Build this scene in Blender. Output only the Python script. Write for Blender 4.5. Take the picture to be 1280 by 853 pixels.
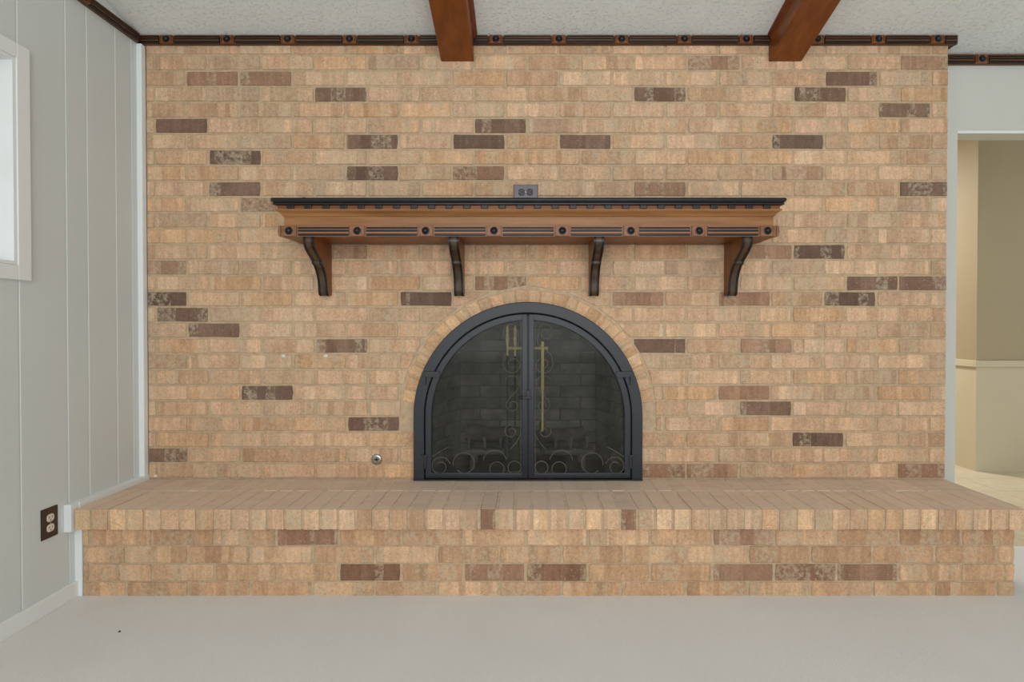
import bpy, bmesh, math, random
from mathutils import Vector, Matrix

for o in list(bpy.data.objects):
    bpy.data.objects.remove(o)
scene = bpy.context.scene
C = scene.collection
PI = math.pi
random.seed(7)

# ---------------------------------------------------------------- camera
F_PX = 690.0
CAM_Y, CAM_Z = -2.640, 1.100
cam_d = bpy.data.cameras.new('camera')
cam = bpy.data.objects.new('camera', cam_d)
C.objects.link(cam)
cam.location = (0.0, CAM_Y, CAM_Z)
PITCH = math.radians(0.6)
cam.rotation_euler = (PI / 2 - PITCH, 0, 0)
cam_d.sensor_width = 36.0
cam_d.lens = F_PX / 1280 * 36.0
cam_d.shift_x = -(660 - 640) / 1280
cam_d.shift_y = -(426.5 - (408 + F_PX * math.tan(PITCH))) / 1280
cam_d.clip_start = 0.05
scene.camera = cam

# ---------------------------------------------------------------- light
w = bpy.data.worlds.new('daylight')
scene.world = w
w.use_nodes = True
bg = w.node_tree.nodes['Background']
bg.inputs[0].default_value = (0.96, 1.0, 1.03, 1)
bg.inputs[1].default_value = 0.95


def area(name, loc, target, sx, sy, power, col=(1, 1, 1)):
    d = bpy.data.lights.new(name, 'AREA')
    d.shape = 'RECTANGLE'
    d.size, d.size_y, d.energy, d.color = sx, sy, power, col
    o = bpy.data.objects.new(name, d)
    C.objects.link(o)
    o.location = loc
    v = Vector(target) - Vector(loc)
    o.rotation_euler = v.to_track_quat('-Z', 'Y').to_euler()
    return o


# unseen fill light added behind the camera to light the brick wall
area('rear_fill_light', (0.2, -4.7, 1.7), (0.05, 0, 1.2), 3.2, 2.0, 62, (1.0, 0.99, 0.97))
# unseen light added under the hall ceiling to brighten the room beyond
area('hall_fill_light', (2.3, 2.6, 2.56), (2.5, 2.5, 0), 0.5, 0.5, 55, (1.0, 0.95, 0.93))

vs = scene.view_settings
vs.view_transform = 'Standard'
vs.look = 'None'
vs.gamma = 1.0
vs.use_curve_mapping = False
vs.exposure = 0.07


# ---------------------------------------------------------------- materials
def lin(c):
    return tuple(((x / 255) / 12.92 if x / 255 <= 0.04045 else ((x / 255 + 0.055) / 1.055) ** 2.4) for x in c)


def L4(c, k=1.0):
    return tuple(min(1, v * k) for v in lin(c)) + (1,)


class NT:
    def __init__(self, name):
        self.m = bpy.data.materials.new(name)
        self.m.use_nodes = True
        self.t = self.m.node_tree
        self.n = self.t.nodes
        self.b = self.n['Principled BSDF']
        self.out = self.n['Material Output']

    def new(self, kind, **kw):
        nd = self.n.new(kind)
        for k, v in kw.items():
            setattr(nd, k, v)
        return nd

    def link(self, a, b):
        self.t.links.new(a, b)

    def mix(self, fac, a, b, mode='MIX'):
        nd = self.new('ShaderNodeMix', data_type='RGBA', blend_type=mode)
        for i, v in ((0, fac), (6, a), (7, b)):
            if hasattr(v, 'node'):
                self.link(v, nd.inputs[i])
            else:
                nd.inputs[i].default_value = v
        return nd.outputs[2]

    def noise(self, vec, scale, detail=3, rough=0.55, w=None):
        nd = self.new('ShaderNodeTexNoise')
        nd.inputs['Scale'].default_value = scale
        nd.inputs['Detail'].default_value = detail
        nd.inputs['Roughness'].default_value = rough
        if vec is not None:
            self.link(vec, nd.inputs['Vector'])
        return nd.outputs['Fac']

    def ramp(self, fac, lo, hi, a=(0, 0, 0, 1), b=(1, 1, 1, 1)):
        nd = self.new('ShaderNodeValToRGB')
        e = nd.color_ramp.elements
        e[0].position, e[1].position = lo, hi
        e[0].color, e[1].color = a, b
        self.link(fac, nd.inputs[0])
        return nd.outputs[0]

    def mapping(self, vec, scale=(1, 1, 1), loc=(0, 0, 0)):
        nd = self.new('ShaderNodeMapping')
        nd.inputs['Scale'].default_value = scale
        nd.inputs['Location'].default_value = loc
        self.link(vec, nd.inputs['Vector'])
        return nd.outputs[0]

    def bump(self, h, strength, dist=0.002):
        nd = self.new('ShaderNodeBump')
        nd.inputs['Strength'].default_value = strength
        nd.inputs['Distance'].default_value = dist
        self.link(h, nd.inputs['Height'])
        self.link(nd.outputs[0], self.b.inputs['Normal'])

    def objcoord(self):
        return self.new('ShaderNodeTexCoord').outputs['Object']


def plain(name, col, rough=0.6, spec=0.4, metal=0.0, k=1.0, mottle=0.06, mscale=6):
    t = NT(name)
    oc = t.objcoord()
    n = t.noise(oc, mscale, 3)
    c = L4(col, k)
    dk = tuple(v * (1 - mottle) for v in c[:3]) + (1,)
    lt = tuple(min(1, v * (1 + mottle)) for v in c[:3]) + (1,)
    t.link(t.ramp(n, 0.3, 0.7, dk, lt), t.b.inputs['Base Color'])
    t.b.inputs['Roughness'].default_value = rough
    t.b.inputs['Specular IOR Level'].default_value = spec
    t.b.inputs['Metallic'].default_value = metal
    return t


ALB = 1.33     # photograph colour -> surface albedo


def brick_material(name, joined=False, dirt=0.0):
    t = NT(name)
    oc = t.objcoord()
    if joined:
        a = t.new('ShaderNodeAttribute', attribute_name='tone')
        col = a.outputs['Color']
        s = t.new('ShaderNodeAttribute', attribute_name='seed').outputs['Fac']
    else:
        oi = t.new('ShaderNodeObjectInfo')
        col = oi.outputs['Color']
        s = oi.outputs['Random']
    mul = t.new('ShaderNodeMath', operation='MULTIPLY')
    t.link(s, mul.inputs[0])
    mul.inputs[1].default_value = 91.7
    comb = t.new('ShaderNodeCombineXYZ')
    for i in range(3):
        t.link(mul.outputs[0], comb.inputs[i])
    add = t.new('ShaderNodeVectorMath', operation='ADD')
    t.link(oc, add.inputs[0])
    t.link(comb.outputs[0], add.inputs[1])
    v = add.outputs[0]
    # upright bands, as the wire-cut faces have
    band = t.new('ShaderNodeTexVoronoi')
    band.inputs['Scale'].default_value = 1.0
    wob = t.noise(v, 70, 3, 0.7)
    wm = t.new('ShaderNodeMath', operation='MULTIPLY_ADD')
    t.link(wob, wm.inputs[0])
    wm.inputs[1].default_value = 0.014
    wm.inputs[2].default_value = -0.007
    wc = t.new('ShaderNodeCombineXYZ')
    t.link(wm.outputs[0], wc.inputs[0])
    wa = t.new('ShaderNodeVectorMath', operation='ADD')
    t.link(v, wa.inputs[0])
    t.link(wc.outputs[0], wa.inputs[1])
    t.link(t.mapping(wa.outputs[0], (14, 0.0, 0.0)), band.inputs['Vector'])
    sep = t.new('ShaderNodeSeparateColor')
    t.link(band.outputs['Color'], sep.inputs[0])
    tonem = t.ramp(sep.outputs[0], 0.0, 1.0, (0.76, 0.73, 0.71, 1), (1.14, 1.14, 1.15, 1))
    c = t.mix(0.75, col, tonem, 'MULTIPLY')
    # soft blotches and pale grey patches
    n1 = t.noise(t.mapping(v, (1, 1, 0.7)), 22, 4, 0.6)
    c = t.mix(0.55, c, t.ramp(n1, 0.30, 0.70, (0.78, 0.76, 0.74, 1), (1.18, 1.17, 1.16, 1)), 'MULTIPLY')
    # fine upright streaks and crumbly mottling
    ns = t.noise(t.mapping(v, (75, 75, 9)), 1.0, 3, 0.6)
    c = t.mix(0.5, c, t.ramp(ns, 0.32, 0.68, (0.80, 0.79, 0.78, 1), (1.16, 1.16, 1.15, 1)), 'MULTIPLY')
    nm = t.noise(v, 85, 3, 0.75)
    c = t.mix(0.55, c, t.ramp(nm, 0.34, 0.66, (0.76, 0.75, 0.74, 1), (1.2, 1.2, 1.2, 1)), 'MULTIPLY')
    gate = t.new('ShaderNodeMath', operation='GREATER_THAN')
    t.link(sep.outputs[1], gate.inputs[0])
    gate.inputs[1].default_value = 0.66
    n2 = t.noise(v, 55, 3, 0.7)
    m2 = t.new('ShaderNodeMath', operation='MULTIPLY')
    t.link(t.ramp(n2, 0.42, 0.62), m2.inputs[0])
    t.link(gate.outputs[0], m2.inputs[1])
    m3 = t.new('ShaderNodeMath', operation='MULTIPLY')
    t.link(m2.outputs[0], m3.inputs[0])
    m3.inputs[1].default_value = 0.6
    c = t.mix(m3.outputs[0], c, L4((176, 162, 138), ALB))
    # pits and flecks
    n3 = t.noise(v, 190, 2, 0.6)
    c = t.mix(t.ramp(n3, 0.60, 0.70, (0, 0, 0, 1), (0.6, 0.6, 0.6, 1)), c, L4((104, 78, 58), ALB))
    n4 = t.noise(v, 150, 2, 0.5)
    c = t.mix(t.ramp(n4, 0.68, 0.74, (0, 0, 0, 1), (0.5, 0.5, 0.5, 1)), c, L4((214, 186, 152), ALB))
    if dirt:
        geo = t.new('ShaderNodeNewGeometry').outputs['Position']
        nd = t.noise(t.mapping(geo, (2.2, 9, 1)), 2.2, 5)
        c = t.mix(t.ramp(nd, 0.3, 0.6, (dirt * 0.72,) * 3 + (1,), (dirt,) * 3 + (1,)), c, L4((200, 181, 163), 1.35))
    t.link(c, t.b.inputs['Base Color'])
    t.b.inputs['Roughness'].default_value = 0.9
    t.b.inputs['Specular IOR Level'].default_value = 0.2
    t.bump(nm, 0.5, 0.003)
    return t.m


def wood_material(name, c0, c1, axis=0, rough=0.38, k=ALB, scale=1.0):
    t = NT(name)
    oc = t.objcoord()
    sc = [38 * scale, 38 * scale, 38 * scale]
    sc[axis] = 2.2 * scale
    v = t.mapping(oc, tuple(sc))
    n = t.noise(v, 1.0, 5, 0.6)
    big = t.noise(t.mapping(oc, tuple(x * 0.12 for x in sc)), 1.0, 2)
    c = t.ramp(n, 0.32, 0.70, L4(c0, k), L4(c1, k))
    c = t.mix(0.4, c, t.ramp(big, 0.3, 0.7, (0.7, 0.66, 0.62, 1), (1.15, 1.15, 1.15, 1)), 'MULTIPLY')
    t.link(c, t.b.inputs['Base Color'])
    t.b.inputs['Roughness'].default_value = rough
    t.b.inputs['Specular IOR Level'].default_value = 0.35
    t.bump(n, 0.08, 0.001)
    return t.m


M = {}
M['brick'] = brick_material('brick_face')
M['brick_rest'] = brick_material('brick_face_joined', joined=True)
M['brick_top'] = brick_material('brick_dusty', dirt=0.9)
tm = plain('mortar', (182, 160, 132), 0.95, 0.1, k=1.15, mottle=0.14, mscale=40)
M['mortar'] = tm.m
M['mortar_top'] = plain('mortar_dusty', (196, 178, 160), 0.95, 0.1, k=1.3, mottle=0.14, mscale=30).m
M['white'] = plain('white_paint', (236, 240, 240), 0.55, 0.35, mottle=0.02, mscale=3).m
M['panel'] = plain('panel_paint', (214, 221, 220), 0.42, 0.4, mottle=0.02, mscale=2).m
M['wall_white'] = plain('wall_paint', (208, 209, 202), 0.6, 0.3, mottle=0.02, mscale=2).m
M['hall_up'] = plain('hall_paint', (172, 158, 128), 0.6, 0.3, mottle=0.02, mscale=2).m
M['hall_low'] = plain('wainscot_paint', (204, 195, 168), 0.6, 0.3, mottle=0.02, mscale=2).m
M['vinyl'] = plain('vinyl_tile', (208, 196, 168), 0.45, 0.4, mottle=0.08, mscale=14).m
M['blocker_green'] = plain('blocker_green', (112, 120, 82), 0.95, 0.1, mottle=0.2, mscale=5).m  # grass colour for the added slab outside the window
M['grout'] = plain('tile_seam', (170, 152, 116), 0.8, 0.2).m

t = NT('ceiling_texture')
oc = t.objcoord()
c0 = t.noise(oc, 3, 2)
t.link(t.ramp(c0, 0.3, 0.7, L4((224, 227, 224)), L4((230, 233, 230))), t.b.inputs['Base Color'])
t.b.inputs['Roughness'].default_value = 0.8
nz = t.noise(t.mapping(oc, (1, 1.3, 1)), 70, 4, 0.6)
t.bump(t.ramp(nz, 0.54, 0.68), 0.7, 0.003)
M['ceiling'] = t.m

t = NT('carpet_pile')
oc = t.objcoord()
na = t.noise(oc, 1.6, 3)
nb = t.noise(oc, 260, 2, 0.7)
c = t.ramp(na, 0.3, 0.7, L4((227, 226, 223)), L4((233, 232, 230)))
c = t.mix(0.35, c, t.ramp(nb, 0.3, 0.7, (0.82, 0.81, 0.80, 1), (1.08, 1.08, 1.08, 1)), 'MULTIPLY')
t.link(c, t.b.inputs['Base Color'])
t.b.inputs['Roughness'].default_value = 0.95
t.b.inputs['Specular IOR Level'].default_value = 0.05
t.b.inputs['Sheen Weight'].default_value = 0.2
t.bump(nb, 0.5, 0.004)
M['carpet'] = t.m

M['beam'] = wood_material('beam_stain', (104, 56, 20), (134, 74, 30), axis=1, rough=0.38, k=1.15, scale=0.7)
M['beam_trim'] = wood_material('beam_cove_stain', (96, 44, 16), (126, 62, 26), axis=1, rough=0.35, k=1.0)
M['oak'] = wood_material('mantel_wood', (132, 88, 48), (166, 118, 72), axis=0, rough=0.36, k=1.08)
M['oak_rail'] = wood_material('moulding_wood', (122, 82, 56), (150, 106, 76), axis=0, rough=0.36, k=1.1)
M['oak_side'] = wood_material('bracket_wood', (116, 68, 32), (146, 90, 46), axis=2, rough=0.38, k=0.9)
M['crown'] = wood_material('crown_wood', (64, 44, 28), (104, 68, 38), axis=0, rough=0.4, k=1.1)
M['crown_block'] = wood_material('crown_block_wood', (112, 64, 32), (138, 84, 46), axis=0, rough=0.4, k=1.05)
M['ebony'] = plain('black_stain', (26, 24, 25), 0.28, 0.35, k=1.0, mottle=0.25, mscale=20).m
M['ebony_brown'] = plain('dark_brown_stain', (74, 56, 40), 0.32, 0.5, k=1.0, mottle=0.35, mscale=25).m

t = plain('black_iron', (30, 36, 45), 0.42, 0.5, k=1.0, mottle=0.12, mscale=8)
M['iron'] = t.m
M['iron_dark'] = plain('dark_iron', (34, 36, 40), 0.45, 0.5, mottle=0.1).m
M['wire'] = plain('scroll_wire', (108, 106, 94), 0.5, 0.5, mottle=0.1).m
M['brass'] = plain('brass', (226, 206, 130), 0.35, 0.5, metal=0.1, k=1.3, mottle=0.1).m
M['steel'] = plain('steel', (180, 180, 176), 0.3, 0.5, metal=1.0, mottle=0.1).m
M['soot'] = plain('soot_iron', (128, 125, 118), 0.7, 0.3, mottle=0.25, mscale=20).m
M['log'] = plain('charred_log', (104, 98, 88), 0.9, 0.1, k=1.0, mottle=0.4, mscale=18).m
M['ash'] = plain('ash_mortar', (104, 101, 94), 0.95, 0.1, mottle=0.3, mscale=10).m
M['plate'] = plain('brown_plate', (62, 46, 36), 0.3, 0.5, mottle=0.05).m
M['plate_grey'] = plain('pewter_plate', (112, 104, 112), 0.3, 0.5, mottle=0.08).m
M['ivory'] = plain('ivory_plastic', (226, 216, 200), 0.4, 0.5, mottle=0.02).m
M['black'] = plain('black_plastic', (24, 22, 24), 0.4, 0.5, mottle=0.05).m
M['plaster'] = plain('plaster_dab', (228, 222, 208), 0.8, 0.2, mottle=0.05).m

t = NT('firebrick')
oi = t.new('ShaderNodeObjectInfo')
oc = t.objcoord()
mul = t.new('ShaderNodeVectorMath', operation='SCALE')
comb = t.new('ShaderNodeCombineXYZ')
for i in range(3):
    t.link(oi.outputs['Random'], comb.inputs[i])
t.link(comb.outputs[0], mul.inputs[0])
mul.inputs['Scale'].default_value = 60
add = t.new('ShaderNodeVectorMath', operation='ADD')
t.link(oc, add.inputs[0])
t.link(mul.outputs[0], add.inputs[1])
n = t.noise(add.outputs[0], 9, 5, 0.65)
c = t.ramp(n, 0.3, 0.75, L4((112, 109, 103)), L4((190, 186, 176)))
t.link(t.mix(1.0, c, oi.outputs['Color'], 'MULTIPLY'), t.b.inputs['Base Color'])
t.b.inputs['Roughness'].default_value = 0.9
M['firebrick'] = t.m

# smoked door glass: see-through, tinted, a little dusty and glossy
t = NT('smoked_glass')
tr = t.new('ShaderNodeBsdfTransparent')
tr.inputs[0].default_value = (0.76, 0.76, 0.74, 1)
df = t.new('ShaderNodeBsdfDiffuse')
df.inputs[0].default_value = (0.16, 0.16, 0.15, 1)
gl = t.new('ShaderNodeBsdfGlossy')
gl.inputs['Roughness'].default_value = 0.06
gl.inputs[0].default_value = (0.9, 0.9, 0.9, 1)
m1 = t.new('ShaderNodeMixShader')
dn = t.noise(t.mapping(t.objcoord(), (14, 1, 2.5)), 1.2, 4)
t.link(t.ramp(dn, 0.3, 0.75, (0.03, 0.03, 0.03, 1), (0.16, 0.16, 0.16, 1)), m1.inputs[0])
t.link(tr.outputs[0], m1.inputs[1])
t.link(df.outputs[0], m1.inputs[2])
m2 = t.new('ShaderNodeMixShader')
m2.inputs[0].default_value = 0.006
t.link(m1.outputs[0], m2.inputs[1])
t.link(gl.outputs[0], m2.inputs[2])
t.link(m2.outputs[0], t.out.inputs[0])
M['glass_dark'] = t.m

t = NT('window_glass')
tr = t.new('ShaderNodeBsdfTransparent')
gl = t.new('ShaderNodeBsdfGlossy')
gl.inputs['Roughness'].default_value = 0.02
m1 = t.new('ShaderNodeMixShader')
m1.inputs[0].default_value = 0.07
t.link(tr.outputs[0], m1.inputs[1])
t.link(gl.outputs[0], m1.inputs[2])
t.link(m1.outputs[0], t.out.inputs[0])
M['glass'] = t.m


# ---------------------------------------------------------------- helpers
def tag(o, label=None, cat=None, group=None, kind=None):
    for k, v in (('label', label), ('category', cat), ('group', group), ('kind', kind)):
        if v:
            o[k] = v
    return o


def empty(name, loc=(0, 0, 0)):
    o = bpy.data.objects.new(name, None)
    C.objects.link(o)
    o.location = loc
    return o


def link_mesh(name, me, parent=None, loc=(0, 0, 0)):
    o = bpy.data.objects.new(name, me)
    C.objects.link(o)
    o.location = loc
    if parent is not None:
        o.parent = parent
    return o


def mesh_of(name, bm, mat, smooth=False):
    bmesh.ops.recalc_face_normals(bm, faces=bm.faces)
    me = bpy.data.meshes.new(name)
    bm.to_mesh(me)
    bm.free()
    if mat:
        me.materials.append(mat)
    if smooth:
        for p in me.polygons:
            p.use_smooth = True
        try:
            me.set_sharp_from_angle(angle=math.radians(40))
        except Exception:
            pass
    return me


def obj(name, bm, mat, parent=None, loc=(0, 0, 0), smooth=False):
    """bm is in world space relative to loc; parents sit at their own base."""
    o = link_mesh(name, mesh_of(name, bm, mat, smooth), parent, (0, 0, 0))
    L = Vector(loc)
    if parent is not None:
        p = parent
        off = Vector((0, 0, 0))
        while p is not None:
            off += p.location
            p = p.parent
        L = L - off
    o.location = L
    return o


def box(bm, x0, x1, y0, y1, z0, z1, bev=0.0):
    vs_ = [bm.verts.new(p) for p in ((x0, y0, z0), (x1, y0, z0), (x1, y1, z0), (x0, y1, z0),
                                    (x0, y0, z1), (x1, y0, z1), (x1, y1, z1), (x0, y1, z1))]
    fs = [bm.faces.new([vs_[i] for i in q]) for q in
          ((0, 3, 2, 1), (4, 5, 6, 7), (0, 1, 5, 4), (1, 2, 6, 5), (2, 3, 7, 6), (3, 0, 4, 7))]
    if bev > 0:
        es = set()
        for f in fs:
            es.update(f.edges)
        bmesh.ops.bevel(bm, geom=list(es), offset=bev, segments=2, profile=0.6, affect='EDGES')
    return bm


def B(x0, x1, y0, y1, z0, z1, bev=0.0):
    return box(bmesh.new(), x0, x1, y0, y1, z0, z1, bev)


def inset(poly, b):
    """inward offset of a (roughly convex) polygon"""
    n = len(poly)
    A = sum(poly[i][0] * poly[(i + 1) % n][1] - poly[(i + 1) % n][0] * poly[i][1] for i in range(n))
    s = 1 if A > 0 else -1
    out = []
    for i in range(n):
        p0, p1, p2 = poly[i - 1], poly[i], poly[(i + 1) % n]
        d1 = Vector((p1[0] - p0[0], p1[1] - p0[1]))
        d2 = Vector((p2[0] - p1[0], p2[1] - p1[1]))
        if d1.length < 1e-6 or d2.length < 1e-6:
            out.append(tuple(p1))
            continue
        d1.normalize()
        d2.normalize()
        n1 = Vector((-d1.y, d1.x)) * s
        n2 = Vector((-d2.y, d2.x)) * s
        m = n1 + n2
        k = b / max(0.35, 1 + n1.dot(n2)) if m.length > 1e-4 else 0
        out.append((p1[0] + m.x * k, p1[1] + m.y * k))
    return out


def prism(bm, poly, back, front, bev, f):
    """polygon (u,v) pushed from depth 'back' to 'front' with a bevelled front; f maps (u,v,w) to xyz"""
    n = len(poly)
    a = [bm.verts.new(f(u, v, back)) for u, v in poly]
    b = [bm.verts.new(f(u, v, front + (bev if front < back else -bev))) for u, v in poly]
    ins = inset(poly, bev) if bev > 0 else poly
    c = [bm.verts.new(f(u, v, front)) for u, v in ins]
    for i in range(n):
        j = (i + 1) % n
        bm.faces.new((a[i], a[j], b[j], b[i]))
        bm.faces.new((b[i], b[j], c[j], c[i]))
    bm.faces.new(c)
    bm.faces.new(list(reversed(a)))
    return bm


def rect(x0, x1, z0, z1):
    return [(x0, z0), (x1, z0), (x1, z1), (x0, z1)]


def rough_rect(w, h, rnd, j=0.0012):
    """eight-point rectangle with slightly uneven edges, centred"""
    p = []
    for (x, z) in ((-w / 2 + .003, -h / 2), (0, -h / 2), (w / 2 - .003, -h / 2), (w / 2, 0),
                   (w / 2 - .002, h / 2), (0, h / 2), (-w / 2 + .003, h / 2), (-w / 2, 0)):
        p.append((x + rnd.uniform(-j, j), z + rnd.uniform(-j, j)))
    return p


def XZ(u, v, w_):
    return (u, w_, v)


def clip(poly, nx, nz, d):
    """keep the side nx*x+nz*z >= d"""
    out = []
    n = len(poly)
    for i in range(n):
        p, q = poly[i], poly[(i + 1) % n]
        a = nx * p[0] + nz * p[1] - d
        b = nx * q[0] + nz * q[1] - d
        if a >= 0:
            out.append(p)
        if a * b < 0:
            k = a / (a - b)
            out.append((p[0] + (q[0] - p[0]) * k, p[1] + (q[1] - p[1]) * k))
    return out


def parea(poly):
    n = len(poly)
    return abs(sum(poly[i][0] * poly[(i + 1) % n][1] - poly[(i + 1) % n][0] * poly[i][1] for i in range(n))) / 2


def tube(bm, pts, r, n=6, closed=False, taper=None):
    pts = [Vector(p) for p in pts]
    rings = []
    N = len(pts)
    for i, p in enumerate(pts):
        if closed:
            d = pts[(i + 1) % N] - pts[i - 1]
        else:
            d = pts[min(i + 1, N - 1)] - pts[max(i - 1, 0)]
        d.normalize()
        up = Vector((0, 1, 0)) if abs(d.y) < 0.9 else Vector((1, 0, 0))
        s = d.cross(up).normalized()
        u = s.cross(d)
        rr = r if taper is None else r * taper(i / (N - 1))
        rings.append([bm.verts.new(p + (s * math.cos(a) + u * math.sin(a)) * rr)
                      for a in (2 * PI * k / n for k in range(n))])
    for i in range(N if closed else N - 1):
        A, Bq = rings[i], rings[(i + 1) % N]
        for k in range(n):
            bm.faces.new((A[k], A[(k + 1) % n], Bq[(k + 1) % n], Bq[k]))
    if not closed:
        bm.faces.new(list(reversed(rings[0])))
        bm.faces.new(rings[-1])
    return bm


def lathe(bm, prof, mat4, n=20):
    """prof: (radius, height) pairs, spun about local Z, then transformed by mat4"""
    rings = []
    for r, h in prof:
        if r < 1e-5:
            rings.append([bm.verts.new(mat4 @ Vector((0, 0, h)))])
        else:
            rings.append([bm.verts.new(mat4 @ Vector((r * math.cos(2 * PI * k / n), r * math.sin(2 * PI * k / n), h)))
                          for k in range(n)])
    for A, Bq in zip(rings, rings[1:]):
        for k in range(n):
            a0, a1 = A[k % len(A)], A[(k + 1) % len(A)]
            b0, b1 = Bq[k % len(Bq)], Bq[(k + 1) % len(Bq)]
            q = []
            for v in (a0, a1, b1, b0):
                if v not in q:
                    q.append(v)
            if len(q) >= 3:
                bm.faces.new(q)
    for ring in (rings[0], rings[-1]):
        if len(ring) > 2:
            bm.faces.new(ring)
    return bm


def facing(axis):
    """matrix whose local Z points along the given direction"""
    return Vector(axis).to_track_quat('Z', 'Y').to_matrix().to_4x4()


# ---------------------------------------------------------------- main dimensions
SW = F_PX / -CAM_Y            # pixels per metre on the brick face


def wx(px):
    return (px - 660) / SW


WALL_L = -1.845               # plane of the panelled wall
BR_L, BR_R = -1.818, 2.000    # brick face
HEARTH_Z = 0.367
SLOPE = 0.286
RIGHT_Y = 0.11                # plane of the wall with the doorway
HALL_H = 2.62


def ceil_z(y):
    return 2.467 - SLOPE * y


# ---------------------------------------------------------------- floor, ceiling
o = obj('floor', B(WALL_L - 0.1, 3.9, -5.2, RIGHT_Y - 0.002, -0.1, 0.0), M['carpet'])
tag(o, 'pale beige carpet in front of the hearth', None, None, 'structure')

bm = bmesh.new()
y0, y1 = -5.2, RIGHT_Y + 0.12
vv = []
for x in (WALL_L - 0.1, 3.9):
    for y in (y0, y1):
        for dz in (0, 0.12):
            vv.append(bm.verts.new((x, y, ceil_z(y) + dz)))
for q in ((0, 2, 6, 4), (1, 5, 7, 3), (0, 1, 3, 2), (4, 6, 7, 5), (0, 4, 5, 1), (2, 3, 7, 6)):
    bm.faces.new([vv[i] for i in q])
tag(obj('ceiling', bm, M['ceiling']), 'sloping ceiling with off-white knockdown texture', None, None, 'structure')

# ---------------------------------------------------------------- brick chimney wall
R_ARCH = 0.543                # outer radius of the iron door frame
R_RING = 0.606                # outer radius of the ring of arch bricks
SPRING = 0.672
R_HOLE = 0.515
WALL_TOP = ceil_z(0.0) - 0.001


def arch_pts(r, z0, zs, n=40):
    p = [(r, z0)]
    for i in range(n + 1):
        a = PI * i / n
        p.append((r * math.cos(a), zs + r * math.sin(a)))
    p.append((-r, z0))
    return p


bm = bmesh.new()
MY = 0.0045                   # mortar lies just behind the brick faces
hole = arch_pts(R_HOLE, HEARTH_Z, SPRING)
hole = hole[::-1]             # left foot ... right foot
outer = [(BR_L, 0.0), (BR_L, WALL_TOP), (BR_R, WALL_TOP), (BR_R, 0.0)]
contour = outer + [(0.6, 0.0), (R_HOLE, 0.0)] + hole[::-1] + [(-R_HOLE, 0.0), (-0.6, 0.0)]
front = [bm.verts.new((x, MY, z)) for x, z in contour]
f = bm.faces.new(front)
res = bmesh.ops.extrude_face_region(bm, geom=[f])
for v in res['geom']:
    if isinstance(v, bmesh.types.BMVert):
        v.co.y = RIGHT_Y + 0.0
bmesh.ops.triangulate(bm, faces=[f_ for f_ in bm.faces if len(f_.verts) > 4])
wall_back = obj('wall_back', bm, M['mortar'])
tag(wall_back, 'tan brick chimney wall with scattered dark bricks', None, None, 'structure')

TAN = [(191, 160, 131), (186, 155, 126), (195, 166, 137), (182, 151, 122), (180, 153, 127), (190, 160, 133),
       (188, 154, 121), (193, 162, 132)]
MED = [(150, 120, 98), (144, 113, 92), (156, 126, 103)]
DRK = [(114, 92, 79), (105, 85, 74), (121, 98, 83)]
PITCH_X, PITCH_Z = 0.2538, 0.0750
BW, BH = 0.2435, 0.0650
# photograph: row from the hearth up -> (left pixel, shade)
DARK = {25: [(1034, 2), (237, 1), (302, 1)], 24: [(392, 2), (793, 2), (994, 2)], 23: [(1098, 2)],
        22: [(195, 2), (595, 2)], 21: [(431, 2), (566, 2), (699, 2), (966, 2)], 20: [(259, 2), (860, 3)],
        19: [(433, 2), (567, 1), (967, 1)], 18: [(260, 2), (792, 1), (1121, 2)], 17: [(299, 1)],
        14: [(392, 1), (993, 2), (926, 1)], 12: [(598, 1), (1055, 2), (1122, 2)],
        11: [(175, 2), (507, 2), (765, 1), (1033, 2), (900, 1)], 10: [(196, 2)], 9: [(239, 2)],
        8: [(395, 2), (789, 2), (922, 1)], 5: [(307, 2), (900, 1)], 4: [(925, 2)], 3: [(438, 2)],
        2: [(991, 2)], 1: [(175, 2)], 0: [(797, 1), (858, 1), (1120, 1)], 26: [(1120, 1), (860, 1)],
        15: [(130, 1)], 13: [(186, 1)]}


def tone(c, k=ALB, rnd=random):
    j = rnd.uniform(0.93, 1.07)
    return tuple(min(1, v * k * j) for v in lin(c)) + (1,)


rnd = random.Random(3)
brick_meshes = []
for i in range(8):
    bm = prism(bmesh.new(), rough_rect(BW, BH, rnd), 0.05, 0.0, 0.0022, XZ)
    brick_meshes.append(mesh_of('brick', bm, M['brick']))

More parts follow.
